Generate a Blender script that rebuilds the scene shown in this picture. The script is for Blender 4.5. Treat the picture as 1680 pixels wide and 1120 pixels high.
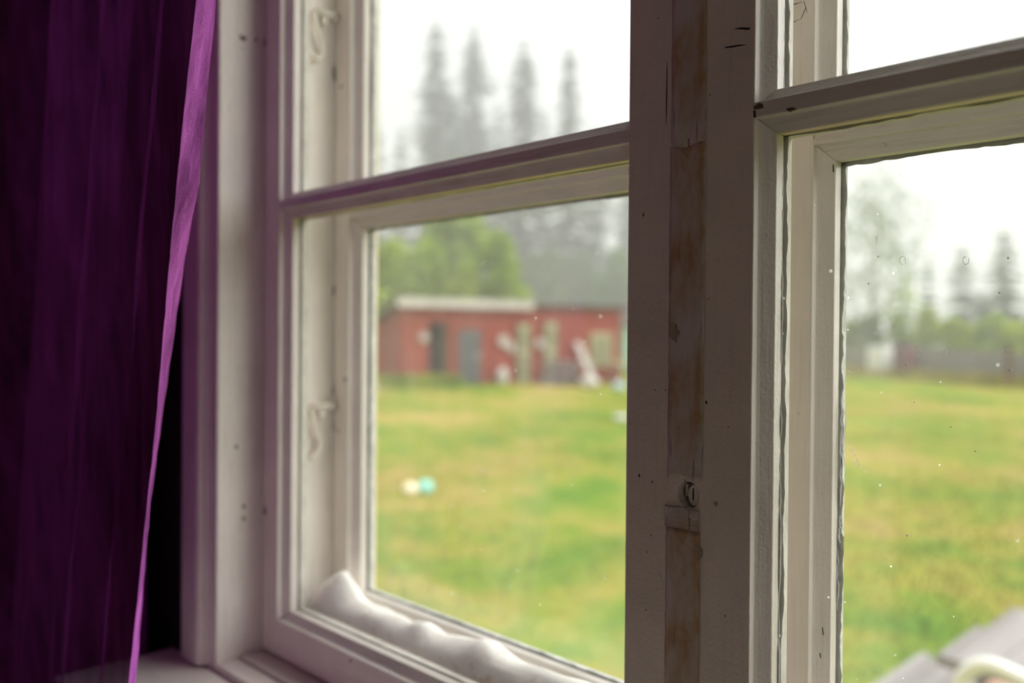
import bpy, bmesh, math, random
import numpy as np
from mathutils import Vector, Matrix

for _o in list(bpy.data.objects):
    bpy.data.objects.remove(_o, do_unlink=True)
SC = bpy.context.scene
COL = SC.collection

# ------------------------------------------------------------------ camera
# world axes: X runs along the window wall, Y points out of doors, Z up, room floor z = 0
FPX = 1400.0
TH = math.atan(FPX / 1388.2); PT = math.radians(.446); RL = .008
CAM = np.array([0, 0, 1.25])
_s, _c = math.sin(TH), math.cos(TH)
FW = np.array([-_s*math.cos(PT), _c*math.cos(PT), -math.sin(PT)])
_r0 = np.array([_c, _s, 0.0]); _u0 = np.cross(_r0, FW)
RT = _r0 + RL*_u0; RT /= np.linalg.norm(RT)
UP = np.cross(RT, FW)
cd = bpy.data.cameras.new('camera'); cam = bpy.data.objects.new('camera', cd); COL.objects.link(cam)
cam.matrix_world = Matrix(((RT[0], UP[0], -FW[0], CAM[0]), (RT[1], UP[1], -FW[1], CAM[1]),
                           (RT[2], UP[2], -FW[2], CAM[2]), (0, 0, 0, 1)))
cd.sensor_width = 36; cd.lens = 30.0; cd.clip_start = .02; cd.clip_end = 600
cd.dof.use_dof = True; cd.dof.focus_distance = .50; cd.dof.aperture_fstop = 3.6
SC.camera = cam

def ray(x, y): return FW + RT*(x-840)/FPX - UP*(y-560)/FPX
def at(x, y, d): return CAM + ray(x, y)*d                    # a point at distance d along the lens axis
def on_y(x, y, Y): d = ray(x, y); return CAM + d*(Y/d[1])
def on_x(x, y, X): d = ray(x, y); return CAM + d*(X/d[0])
def on_z(x, y, Z): d = ray(x, y); return CAM + d*((Z-CAM[2])/d[2])
GZ = -.5                                                     # lawn level

# ------------------------------------------------------------------ sky, exposure
w = bpy.data.worlds.new('overcast'); SC.world = w; w.use_nodes = True
bg = w.node_tree.nodes['Background']
bg.inputs[0].default_value = (.97, .985, 1.0, 1); bg.inputs[1].default_value = .95
# the sun behind the cloud cover: high, out to the right, its disc spread very wide by the haze
sd_ = bpy.data.lights.new('veiled_sun', 'SUN'); sd_.energy = 5.2; sd_.angle = math.radians(100); sd_.color = (1.0, .98, .95)
sun = bpy.data.objects.new('veiled_sun', sd_); COL.objects.link(sun)
sun.rotation_euler = Vector((.42, .46, .78)).to_track_quat('Z', 'Y').to_euler()
SC.view_settings.view_transform = 'Standard'; SC.view_settings.look = 'None'
SC.view_settings.exposure = 0.32; SC.view_settings.gamma = 1.0; SC.view_settings.use_curve_mapping = False
cy = SC.cycles
cy.use_denoising = True; cy.use_adaptive_sampling = True; cy.adaptive_threshold = .03
cy.max_bounces = 8; cy.diffuse_bounces = 5; cy.glossy_bounces = 3; cy.transparent_max_bounces = 16
cy.transmission_bounces = 6; cy.volume_bounces = 1; cy.sample_clamp_indirect = 6.0
cy.caustics_reflective = False; cy.caustics_refractive = False

R = random.Random(7)
NR = np.random.default_rng(5)

# ------------------------------------------------------------------ materials
MATS = {}
def newmat(name):
    m = bpy.data.materials.new(name); m.use_nodes = True
    nt = m.node_tree; nt.nodes.clear()
    out = nt.nodes.new('ShaderNodeOutputMaterial')
    return m, nt, out
def N(nt, t, **kw):
    n = nt.nodes.new(t)
    for k, v in kw.items():
        if hasattr(n, k): setattr(n, k, v)
        else: n.inputs[k.replace('_', ' ')].default_value = v
    return n
def ramp(nt, fac, stops):
    r = nt.nodes.new('ShaderNodeValToRGB')
    while len(r.color_ramp.elements) < len(stops): r.color_ramp.elements.new(.5)
    for e, (p, c) in zip(r.color_ramp.elements, stops):
        e.position = p; e.color = c if len(c) == 4 else (*c, 1)
    nt.links.new(fac, r.inputs[0]); return r.outputs[0]
def mixc(nt, f, a, b):
    m = nt.nodes.new('ShaderNodeMix'); m.data_type = 'RGBA'
    for i, v in ((0, f), (6, a), (7, b)):
        if isinstance(v, (int, float)): m.inputs[i].default_value = v
        elif isinstance(v, tuple): m.inputs[i].default_value = v if len(v) == 4 else (*v, 1)
        else: nt.links.new(v, m.inputs[i])
    return m.outputs[2]
def math_(nt, op, a, b=0.0):
    m = nt.nodes.new('ShaderNodeMath'); m.operation = op
    for i, v in ((0, a), (1, b)):
        if isinstance(v, (int, float)): m.inputs[i].default_value = v
        else: nt.links.new(v, m.inputs[i])
    return m.outputs[0]
def noise(nt, vec, scale, detail=3, rough=.55, stretch=None):
    if stretch:
        mp = nt.nodes.new('ShaderNodeMapping'); mp.inputs['Scale'].default_value = stretch
        nt.links.new(vec, mp.inputs[0]); vec = mp.outputs[0]
    n = nt.nodes.new('ShaderNodeTexNoise'); n.inputs['Scale'].default_value = scale
    n.inputs['Detail'].default_value = detail; n.inputs['Roughness'].default_value = rough
    nt.links.new(vec, n.inputs['Vector']); return n.outputs['Fac']
def bump(nt, h, strength, dist):
    b = nt.nodes.new('ShaderNodeBump'); b.inputs['Strength'].default_value = strength
    b.inputs['Distance'].default_value = dist; nt.links.new(h, b.inputs['Height']); return b.outputs[0]

def mat(name, col, rough=.6, var=.12, scale=8, bmp=.2, bscale=40, bdist=.002, metal=0, stretch=None, col2=None, spec=.5, thr=None):
    """general procedural surface: base colour varied by noise, fine relief"""
    if name in MATS: return MATS[name]
    m, nt, out = newmat(name)
    tc = nt.nodes.new('ShaderNodeTexCoord').outputs['Object']
    p = nt.nodes.new('ShaderNodeBsdfPrincipled')
    f = noise(nt, tc, scale, 4, .6, stretch)
    lo = tuple(max(0, c*(1-var)) for c in col); hi = tuple(min(1, c*(1+var)) for c in (col2 or col))
    a, b = thr or (.3, .7)
    nt.links.new(ramp(nt, f, [(a, lo), (b, hi)]), p.inputs['Base Color'])
    p.inputs['Roughness'].default_value = rough; p.inputs['Metallic'].default_value = metal
    p.inputs['Specular IOR Level'].default_value = spec
    nt.links.new(bump(nt, noise(nt, tc, bscale, 3, .6, stretch), bmp, bdist), p.inputs['Normal'])
    nt.links.new(p.outputs[0], out.inputs[0]); MATS[name] = m; return m

def paint(name, col, grain, wear=.0, rough=.42, dirt=.25):
    """old brushed oil paint on wood; grain = which axis the brush strokes follow"""
    m, nt, out = newmat(name)
    tc = nt.nodes.new('ShaderNodeTexCoord').outputs['Object']
    st = {'x': (.06, 1, 1), 'z': (1, 1, .06), 'y': (1, .06, 1)}[grain]
    p = nt.nodes.new('ShaderNodeBsdfPrincipled')
    big = noise(nt, tc, 14, 4, .6)
    base = ramp(nt, big, [(.3, tuple(c*(1-.10) for c in col)), (.7, tuple(min(1, c*1.05) for c in col))])
    streak = noise(nt, tc, 260, 3, .6, st)
    base = mixc(nt, math_(nt, 'MULTIPLY', ramp(nt, streak, [(.52, (0, 0, 0)), (.75, (1, 1, 1))]), dirt), base, (col[0]*.55, col[1]*.48, col[2]*.40))
    spot = noise(nt, tc, 90, 3, .6)
    base = mixc(nt, ramp(nt, spot, [(.745-wear, (0, 0, 0)), (.77-wear, (.6, .6, .6))]), base, (.16, .11, .075))
    nt.links.new(base, p.inputs['Base Color'])
    nt.links.new(ramp(nt, big, [(.3, (rough-.08,)*3), (.7, (rough+.12,)*3)]), p.inputs['Roughness'])
    h = math_(nt, 'ADD', math_(nt, 'MULTIPLY', streak, .6), math_(nt, 'MULTIPLY', noise(nt, tc, 420, 2, .5), .5))
    h = math_(nt, 'ADD', h, math_(nt, 'MULTIPLY', noise(nt, tc, 60, 3, .55), .9))
    nt.links.new(bump(nt, h, .6, .0011), p.inputs['Normal'])
    nt.links.new(p.outputs[0], out.inputs[0]); return m

PCOL = (.85, .785, .73)
P_X = paint('old_white_paint_x', PCOL, 'x'); P_Z = paint('old_white_paint_z', PCOL, 'z'); P_Y = paint('old_white_paint_y', PCOL, 'y')
P_POST = paint('smoky_white_paint', (.72, .645, .565), 'z', .015, .38, .15)
P_WORN = paint('worn_white_paint_x', (.72, .67, .615), 'x', .03, .5, .5)
M_PUTTY = mat('chalky_putty', (.66, .63, .57), .8, .15, 60, .5, 180, .0012)
M_SEAL = mat('grey_glazing_seal', (.46, .46, .42), .75, .3, 90, .5, 200, .001)
M_YELLOW = mat('yellowed_lacquer', (.74, .60, .44), .5, .12, 40, .2, 100, .0005)
M_WOOD = mat('bare_brown_wood', (.12, .065, .03), .8, .4, 120, .4, 200, .001)
M_STAIN = mat('brownish_stain', (.36, .28, .20), .5, .15, 120, .3, 200, .0005)
M_DARK = mat('dark_crack', (.025, .02, .018), .9, .3, 60, .3, 200, .0005)
M_HOOK = mat('rusty_painted_steel', (.26, .13, .06), .55, .25, 170, .4, 300, .0006, col2=(.60, .56, .50), thr=(.28, .40))
M_WAD = mat('cotton_wadding', (.74, .60, .44), .95, .06, 60, .35, 120, .003, col2=(.85, .82, .77), thr=(.30, .44))
M_WALLIN = mat('plum_wallpaper', (.045, .03, .042), .85, .2, 10, .2, 60, .001)
M_ROOM = mat('pale_room_paint', (.62, .56, .46), .85, .05, 3, .1, 50, .001)
M_FLOORIN = mat('brown_floorboards', (.32, .20, .11), .5, .2, 4, .2, 30, .001, stretch=(1, .1, 1))
M_WALLOUT = mat('ochre_house_boards', (.55, .44, .25), .8, .12, 5, .2, 40, .002)

def glass_mat(name, dust, dscale, scratch=0.0):
    m, nt, out = newmat(name)
    tc = nt.nodes.new('ShaderNodeTexCoord').outputs['Object']
    tr = nt.nodes.new('ShaderNodeBsdfTransparent'); tr.inputs[0].default_value = (.99, .997, .992, 1)
    gl = nt.nodes.new('ShaderNodeBsdfGlossy'); gl.inputs['Roughness'].default_value = .02
    nt.links.new(bump(nt, noise(nt, tc, 9, 2, .5), .05, .004), gl.inputs['Normal'])
    lw = nt.nodes.new('ShaderNodeLayerWeight'); lw.inputs[0].default_value = .5
    fr_ = math_(nt, 'ADD', math_(nt, 'MULTIPLY', math_(nt, 'POWER', lw.outputs['Facing'], 5.0), .9), .035)
    mx = nt.nodes.new('ShaderNodeMixShader'); nt.links.new(fr_, mx.inputs[0])
    nt.links.new(tr.outputs[0], mx.inputs[1]); nt.links.new(gl.outputs[0], mx.inputs[2])
    tl = nt.nodes.new('ShaderNodeBsdfTranslucent'); tl.inputs[0].default_value = (.9, .9, .87, 1)
    film = ramp(nt, noise(nt, tc, dscale, 4, .62, (1, 1, .45)), [(.30, (dust*.45,)*3), (.75, (dust*1.7,)*3)])
    vor = nt.nodes.new('ShaderNodeTexVoronoi'); vor.inputs['Scale'].default_value = 110
    nt.links.new(tc, vor.inputs['Vector'])
    sizes = nt.nodes.new('ShaderNodeSeparateColor'); nt.links.new(vor.outputs['Color'], sizes.inputs[0])
    lim = math_(nt, 'MULTIPLY', math_(nt, 'POWER', sizes.outputs[0], 6.0), .10)
    speck = math_(nt, 'MULTIPLY', math_(nt, 'LESS_THAN', vor.outputs['Distance'], lim), .5)
    m2 = nt.nodes.new('ShaderNodeMixShader'); nt.links.new(math_(nt, 'ADD', film, speck), m2.inputs[0])
    nt.links.new(mx.outputs[0], m2.inputs[1]); nt.links.new(tl.outputs[0], m2.inputs[2])
    nt.links.new(m2.outputs[0], out.inputs[0]); return m
G_IN = glass_mat('inner_window_glass', .014, 9)
G_OUT = glass_mat('dusty_outer_glass', .028, 11)

def drop_mat():
    m, nt, out = newmat('water_drop')
    p = nt.nodes.new('ShaderNodeBsdfGlass'); p.inputs['IOR'].default_value = 1.33; p.inputs['Roughness'].default_value = .02
    nt.links.new(p.outputs[0], out.inputs[0]); return m
M_DROP = drop_mat()
M_SCRATCH = mat('white_scrape', (.85, .86, .84), .8, .05, 30, .1, 60)

def tape_mat():
    m, nt, out = newmat('yellowed_tape')
    tc = nt.nodes.new('ShaderNodeTexCoord').outputs['Object']
    p = nt.nodes.new('ShaderNodeBsdfPrincipled')
    n1 = noise(nt, tc, 38, 4, .6, (1, 1, .45))
    c = ramp(nt, n1, [(.40, (.56, .50, .48)), (.48, (.50, .42, .35)), (.58, (.42, .275, .15)), (.72, (.50, .42, .35))])
    n2 = noise(nt, tc, 260, 2, .5, (1, 1, .12))
    c = mixc(nt, ramp(nt, n2, [(.66, (0, 0, 0)), (.74, (.6, .6, .6))]), c, (.10, .08, .075))
    nt.links.new(c, p.inputs['Base Color']); p.inputs['Roughness'].default_value = .28
    nt.links.new(bump(nt, math_(nt, 'ADD', noise(nt, tc, 90, 3, .6), math_(nt, 'MULTIPLY', n1, .6)), .6, .0012), p.inputs['Normal'])
    nt.links.new(p.outputs[0], out.inputs[0]); return m
M_TAPE = tape_mat()

def cloth_mat(name, col, thin):
    m, nt, out = newmat(name)
    tc = nt.nodes.new('ShaderNodeTexCoord').outputs['Object']
    st = noise(nt, tc, 34, 4, .65, (1.6, 1, .22))
    c = ramp(nt, st, [(.3, tuple(x*.42 for x in col)), (.7, tuple(x*1.45 for x in col))])
    d = nt.nodes.new('ShaderNodeBsdfDiffuse'); nt.links.new(c, d.inputs[0])
    cr = math_(nt, 'ADD', st, math_(nt, 'MULTIPLY', noise(nt, tc, 900, 2, .5), .25))
    cr = math_(nt, 'ADD', cr, math_(nt, 'MULTIPLY', noise(nt, tc, 120, 3, .6, (1.5, 1, .3)), .5))
    b = bump(nt, cr, .9, .004); nt.links.new(b, d.inputs['Normal'])
    t = nt.nodes.new('ShaderNodeBsdfTranslucent'); nt.links.new(c, t.inputs[0])
    mx = nt.nodes.new('ShaderNodeMixShader'); mx.inputs[0].default_value = .03
    nt.links.new(d.outputs[0], mx.inputs[1]); nt.links.new(t.outputs[0], mx.inputs[2])
    tr = nt.nodes.new('ShaderNodeBsdfTransparent'); tr.inputs[0].default_value = (.95, .85, 1, 1)
    m2 = nt.nodes.new('ShaderNodeMixShader'); m2.inputs[0].default_value = thin
    nt.links.new(mx.outputs[0], m2.inputs[1]); nt.links.new(tr.outputs[0], m2.inputs[2])
    nt.links.new(m2.outputs[0], out.inputs[0]); return m
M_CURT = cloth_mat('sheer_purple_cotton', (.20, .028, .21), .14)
M_HEM = cloth_mat('window_lit_purple_cotton', (.45, .115, .46), 0)  # same cloth as the drape; window light put into the paler colour

# outdoors
def lawn_mat():
    m, nt, out = newmat('patchy_lawn')
    tc = nt.nodes.new('ShaderNodeTexCoord').outputs['Object']
    p = nt.nodes.new('ShaderNodeBsdfPrincipled'); p.inputs['Roughness'].default_value = .95; p.inputs['Specular IOR Level'].default_value = .1
    n1 = noise(nt, tc, .30, 4, .6); n2 = noise(nt, tc, 1.7, 4, .65)
    f = math_(nt, 'ADD', math_(nt, 'MULTIPLY', n1, .62), math_(nt, 'MULTIPLY', n2, .38))
    c = ramp(nt, f, [(.38, (.088, .185, .008)), (.45, (.165, .228, .014)), (.51, (.26, .245, .028)), (.60, (.345, .255, .07))])
    nt.links.new(c, p.inputs['Base Color'])
    nt.links.new(bump(nt, noise(nt, tc, 12, 4, .7), .6, .04), p.inputs['Normal'])
    nt.links.new(p.outputs[0], out.inputs[0]); return m
M_LAWN = lawn_mat()
M_GRASS = mat('grass_blades', (.13, .25, .02), .8, .3, .8, .1, 20, col2=(.34, .35, .05), spec=.15)
M_TALL = mat('tall_dry_grass', (.28, .30, .05), .8, .3, 1.2, .1, 20, col2=(.42, .33, .08), spec=.15)
M_RED = mat('falu_red_boards', (.27, .048, .028), .85, .18, 3.2, .5, 16, .02, stretch=(1, 1, .12))
M_FASCIA = mat('pale_fascia_board', (.50, .46, .42), .7, .15, 2, .2, 20)
M_ROOFT = mat('dark_roof_felt', (.10, .075, .07), .9, .2, 3, .2, 20)
M_GREYDOOR = mat('grey_painted_door', (.085, .085, .09), .7, .15, 3, .2, 20)
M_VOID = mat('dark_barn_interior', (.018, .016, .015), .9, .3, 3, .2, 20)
M_SAGE = mat('sage_painted_wood', (.22, .21, .115), .7, .15, 4, .2, 20)
M_STRAW = mat('straw_coloured_wood', (.48, .42, .25), .7, .15, 4, .2, 20)
M_GREYWOOD = mat('weathered_grey_planks', (.20, .175, .17), .75, .25, 9, .4, 30, .004, stretch=(1, .08, 1), col2=(.26, .235, .235))
M_FENCE = mat('weathered_fence_boards', (.26, .235, .225), .85, .25, 4, .3, 18, .004, stretch=(1, 1, .15))
M_WHITE = mat('white_plastic', (.80, .80, .78), .35, .04, 6, .05, 60)
M_WHITE2 = mat('white_sacking', (.58, .56, .53), .85, .08, 10, .4, 30, .01)
M_TAN = mat('tan_cushion_cloth', (.55, .38, .25), .9, .15, 14, .3, 120, .002, col2=(.50, .25, .20))
M_MAROON = mat('maroon_metal', (.17, .045, .065), .5, .12, 4, .1, 30)
M_BLUE = mat('pale_blue_plastic', (.46, .58, .66), .4, .06, 6, .1, 30)
M_TURQ = mat('turquoise_plastic', (.22, .66, .58), .4, .06, 6, .1, 30)
M_CREAM = mat('cream_plastic', (.82, .70, .48), .5, .06, 6, .1, 30)
M_MINT = mat('mint_green_boards', (.30, .52, .38), .7, .08, 5, .2, 20)
M_BARK = mat('reddish_pine_bark', (.15, .085, .055), .95, .35, 4, .6, 12, .03, stretch=(1, 1, .2))
M_BIRCHB = mat('birch_bark', (.42, .40, .37), .9, .4, 3, .3, 12, .02, stretch=(1, 1, 2))
def leafmat(name, col, col2, tl=.35):
    m, nt, out = newmat(name)
    tc = nt.nodes.new('ShaderNodeTexCoord').outputs['Object']
    c = ramp(nt, noise(nt, tc, .9, 4, .7), [(.32, col), (.68, col2)])
    d = nt.nodes.new('ShaderNodeBsdfDiffuse'); nt.links.new(c, d.inputs[0])
    t = nt.nodes.new('ShaderNodeBsdfTranslucent'); nt.links.new(c, t.inputs[0])
    mx = nt.nodes.new('ShaderNodeMixShader'); mx.inputs[0].default_value = tl
    nt.links.new(d.outputs[0], mx.inputs[1]); nt.links.new(t.outputs[0], mx.inputs[2])
    nt.links.new(mx.outputs[0], out.inputs[0]); return m
L_SPR = leafmat('spruce_needles', (.045, .075, .045), (.09, .12, .075), .2)
L_BRD = leafmat('broad_leaves', (.25, .38, .04), (.46, .56, .09))
L_YEL = leafmat('yellow_green_leaves', (.31, .42, .04), (.52, .58, .08))
L_BIR = leafmat('birch_leaves', (.12, .18, .06), (.20, .26, .09))
L_DRK = leafmat('dark_green_leaves', (.09, .17, .035), (.18, .27, .05))

# ------------------------------------------------------------------ builders
def tag(o, label=None, cat=None, group=None, kind=None):
    if label: o['label'] = label
    if cat: o['category'] = cat
    if group: o['group'] = group
    if kind: o['kind'] = kind
    return o
def empty(name, loc, label=None, cat=None, group=None, kind=None, rz=0):
    o = bpy.data.objects.new(name, None); COL.objects.link(o); o.empty_display_size = .05
    o.location = tuple(float(v) for v in loc); o.rotation_euler = (0, 0, rz)
    o['_wl'] = [float(v) for v in loc] if rz == 0 else [0, 0, 0]
    return tag(o, label, cat, group, kind)
def base_of(o):
    while o.parent: o = o.parent
    return Vector(o.get('_wl', (0, 0, 0)))

class MB:
    """collects shapes into one mesh (coordinates in the world, or local under a turned root)"""
    def __init__(s): s.v = []; s.f = []; s.sm = []
    def add(s, vs, fs, smooth=False):
        b = len(s.v); s.v += [tuple(float(c) for c in v) for v in vs]
        s.f += [tuple(b+i for i in f) for f in fs]; s.sm += [smooth]*len(fs); return s
    def box(s, a, b):
        (x0, y0, z0), (x1, y1, z1) = a, b
        return s.add([(x0,y0,z0),(x1,y0,z0),(x1,y1,z0),(x0,y1,z0),(x0,y0,z1),(x1,y0,z1),(x1,y1,z1),(x0,y1,z1)],
                     [(0,3,2,1),(4,5,6,7),(0,1,5,4),(1,2,6,5),(2,3,7,6),(3,0,4,7)])
    def prism(s, prof, ax, a, b):
        """prof: closed 2-D polygon in the two other axes; a, b: end positions, numbers or one per profile point (mitres)"""
        n = len(prof); vs = []
        for e in (a, b):
            for i, q in enumerate(prof):
                t = e[i] if isinstance(e, (list, tuple)) else e
                vs.append({'x': (t, q[0], q[1]), 'y': (q[0], t, q[1]), 'z': (q[0], q[1], t)}[ax])
        fs = [tuple(range(n)), tuple(range(2*n-1, n-1, -1))] + [(i, n+i, n+(i+1) % n, (i+1) % n) for i in range(n)]
        return s.add(vs, fs)
    def tube(s, pts, r, seg=8, cap=True):
        pts = [Vector(p) for p in pts]; n = len(pts)
        rr = r if isinstance(r, (list, tuple)) else [r]*n
        up = None; vs = []
        for i, p in enumerate(pts):
            d = (pts[min(i+1, n-1)] - pts[max(i-1, 0)]).normalized()
            if up is None:
                up = d.orthogonal().normalized()
            up = (up - d*up.dot(d)).normalized(); sd = d.cross(up)
            for k in range(seg):
                a = 2*math.pi*k/seg; vs.append(p + (up*math.cos(a) + sd*math.sin(a))*rr[i])
        fs = [(i*seg+k, i*seg+(k+1) % seg, (i+1)*seg+(k+1) % seg, (i+1)*seg+k) for i in range(n-1) for k in range(seg)]
        s.add(vs, fs, True)
        if cap: s.add(vs[:seg], [tuple(range(seg-1, -1, -1))]); s.add(vs[-seg:], [tuple(range(seg))])
        return s
    def ball(s, c, r, seg=12, rings=8, lump=0, seed=0, half=False):
        rr = random.Random(seed); c = Vector(c); r = Vector(r if isinstance(r, (tuple, list)) else (r, r, r)); vs = []
        ph = [rr.uniform(0, 6.3) for _ in range(4)]
        for i in range(rings+1):
            t = math.pi*i/rings*(.5 if half else 1)
            for k in range(seg):
                a = 2*math.pi*k/seg
                q = 1 + lump*(math.sin(3*a+ph[0]+2*t)+math.sin(2*a+ph[1]-3*t)+.7*math.sin(5*a+ph[2]+4*t))*math.sin(t)
                vs.append(c + Vector((r.x*math.sin(t)*math.cos(a)*q, r.y*math.sin(t)*math.sin(a)*q, r.z*math.cos(t)*q)))
        fs = [(i*seg+k, (i+1)*seg+k, (i+1)*seg+(k+1) % seg, i*seg+(k+1) % seg) for i in range(rings) for k in range(seg)]
        return s.add(vs, fs, True)
    def mesh(s, name, off=(0, 0, 0)):
        me = bpy.data.meshes.new(name)
        o = Vector(off)
        me.from_pydata([tuple(Vector(v)-o) for v in s.v], [], s.f)
        me.polygons.foreach_set('use_smooth', s.sm)
        bm = bmesh.new(); bm.from_mesh(me); bmesh.ops.remove_doubles(bm, verts=bm.verts, dist=1e-6)
        bmesh.ops.recalc_face_normals(bm, faces=bm.faces); bm.to_mesh(me); bm.free()
        return me
    def build(s, name, m, parent=None, bev=0, loc=None, seg=2):
        off = base_of(parent) if parent is not None else Vector(loc or (0, 0, 0))
        me = s.mesh(name, off); me.materials.append(m)
        o = bpy.data.objects.new(name, me); COL.objects.link(o)
        if parent is not None: o.parent = parent
        elif loc: o.location = loc; o['_wl'] = [float(c) for c in loc]
        if bev:
            b = o.modifiers.new('bevel', 'BEVEL'); b.width = bev; b.segments = seg; b.limit_method = 'ANGLE'; b.angle_limit = .5
            b.harden_normals = False
        return o
def share(src, parent, loc=(0, 0, 0), rot=(0, 0, 0), scale=(1, 1, 1), name=None):
    o = src.copy(); COL.objects.link(o); o.parent = parent; o.location = loc; o.rotation_euler = rot; o.scale = scale
    return o

# ------------------------------------------------------------------ the room
Y0 = .43            # room-side face of the inner casements
YO = .508           # room-side face of the outer casements
XL, XM, XR = -.793, -.287, .219      # left reveal, meeting line, right reveal
ZB, ZT = .930, 2.115
ZM0, ZM1 = 1.3717, 1.3803            # glazing bar face
ZLO = .9655                          # top of bottom rail
ZHI = 2.075

def struct(name, mb, m, label, cat='wall', bev=0):
    return tag(mb.build(name, m, None, bev), label, cat, kind='structure')
wx0, wx1, wz0, wz1 = -.832, .258, .885, 2.155
wb = MB()
wb.box((-1.9, .397, 0), (wx0, .56, 2.45)).box((wx1, .397, 0), (1.9, .56, 2.45))
wb.box((wx0, .397, 0), (wx1, .56, wz0)).box((wx0, .397, wz1), (wx1, .56, 2.45))
struct('wall_front', wb, M_WALLIN, 'dark plum papered wall around the casement window')
ob = MB()
ob.box((-2.1, .561, -.5), (wx0, .60, 2.8)).box((wx1, .561, -.5), (2.1, .60, 2.8))
ob.box((wx0, .561, -.5), (wx1, .60, wz0)).box((wx0, .561, wz1), (wx1, .60, 2.8))
struct('wall_outside', ob, M_WALLOUT, 'ochre boarded outer face of the house wall')
struct('wall_left', MB().box((-1.99, -2.6, 0), (-1.9, .56, 2.45)), M_ROOM, 'pale painted side wall left of the curtain')
# the right wall gets an unseen opening, added to brighten the room
rw = MB()
rw.box((1.9, -2.6, 0), (1.99, -1.7, 2.45)).box((1.9, -.78, 0), (1.99, .56, 2.45)).box((1.9, -1.7, 0), (1.99, -.78, .95)).box((1.9, -1.7, 1.98), (1.99, -.78, 2.45))
struct('wall_right', rw, M_ROOM, 'pale painted side wall with an unseen opening added for light')
bw = MB()
bw.box((-1.9, -2.69, 0), (1.9, -2.6, 2.45))
struct('wall_back', bw, M_ROOM, 'pale painted wall behind the viewer')
struct('floor', MB().box((-1.9, -2.6, -.06), (1.9, .40, 0)), M_FLOORIN, 'brown board floor of the room', 'floor')
struct('ceiling', MB().box((-1.99, -2.69, 2.45), (1.99, .56, 2.52)), M_ROOM, 'pale ceiling of the room', 'ceiling')

# window frame lining (box between the sashes)
fr = empty('trim_1', (-.287, .38, .90), 'white painted window frame lining around both pairs of casements', 'window frame', kind='structure')
MB().box((wx0, .3817, wz0), (XL, .461, wz1)).build('side_jamb', P_Z, fr, .002)
MB().box((wx0, .4615, wz0), (XL+.010, .5075, wz1)).build('box_jamb', P_Z, fr, .0015)
MB().box((wx0, .508, wz0), (XL-.006, .572, wz1)).build('outer_jamb', P_Z, fr, .0015)
MB().box((XR, .3817, wz0), (wx1, .461, wz1)).build('side_jamb', P_Z, fr, .002)
MB().box((XR-.010, .4615, wz0), (wx1, .5075, wz1)).build('box_jamb', P_Z, fr, .0015)
MB().box((XR+.006, .508, wz0), (wx1, .572, wz1)).build('outer_jamb', P_Z, fr, .0015)
MB().box((XL, .3817, wz0), (XR, .4055, .9255)).build('bottom_board', P_X, fr, .0025)
MB().box((XL, .4068, wz0), (XR, .4612, .9275)).build('bottom_board', P_WORN, fr, .0015)
MB().box((XL+.010, .4615, wz0), (XR-.010, .5075, .932)).build('box_bottom', P_X, fr, .0015)
MB().box((XL-.006, .508, wz0), (XR+.006, .60, .920)).build('outer_bottom', P_X, fr, .0015)
MB().box((XL, .3817, ZT+.002), (XR, .4612, wz1)).build('head_board', P_X, fr, .002)
MB().box((XL+.010, .4615, ZT-.008), (XR-.010, .5075, wz1)).build('box_head', P_X, fr, .002)
MB().box((XL-.006, .508, ZT), (XR+.006, .60, wz1)).build('outer_head', P_X, fr, .002)
# casing on the room side
cs = empty('trim_2', (-.287, .375, .92), 'moulded white casing boards around the window opening', 'casing', kind='structure')
prof = [(-.850, .3965), (-.850, .3735), (-.847, .371), (-.815, .371), (-.8115, .3725), (-.8105, .375), (-.8045, .3845), (-.8045, .3815), (-.8005, .3805), (-.7985, .3812), (-.7985, .3965)]
MB().prism(prof, 'z', .9215, 2.21).build('side_casing', P_Z, cs, .0006)
MB().prism([(-.574-x, y) for x, y in prof], 'z', .9215, 2.21).build('side_casing', P_Z, cs, .0006)
MB().box((-.8, .372, 2.122), (.226, .3965, 2.21)).build('head_casing', P_X, cs, .002)
tag(MB().box((-.886, .262, .894), (.312, .380, .9195)).build('trim_3', P_X, None, .003), 'white painted window sill board below the casements', 'window sill', kind='structure')

# ------------------------------------------------------------------ casements
def jag(a, b, n, base, amp, rng):
    """positions along a..b with ragged offsets"""
    out = []; o = 0
    for i in range(n+1):
        o = .8*o + rng.uniform(-1, 1)*amp*.55
        if rng.random() < .03: o -= amp*1.2
        out.append((a+(b-a)*i/n, max(base*.15, base+o)))
    return out
def ring(parent, x0, x1, z0, z1, y, u, bar_mat):
    """four mitred moulding strips inside an opening; face edge at y, glass at y+.0185"""
    pf = [(0, 0), (.0004, .0042), (.0018, .0056), (u, .0105), (u, .0185), (-.004, .0185), (-.004, 0.0004)]
    g = u
    MB().prism([(x0+a, y+d) for a, d in pf], 'z', [z0+a for a, d in pf], [z1-a for a, d in pf]).build('moulding', P_Z, parent, .0005)
    MB().prism([(x1-a, y+d) for a, d in pf], 'z', [z0+a for a, d in pf], [z1-a for a, d in pf]).build('moulding', P_Z, parent, .0005)
    MB().prism([(y+d, z0+a) for a, d in pf], 'x', [x0+a for a, d in pf], [x1-a for a, d in pf]).build('moulding', bar_mat, parent, .0005)
    MB().prism([(y+d, z1-a) for a, d in pf], 'x', [x0+a for a, d in pf], [x1-a for a, d in pf]).build('moulding', bar_mat, parent, .0005)
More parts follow.
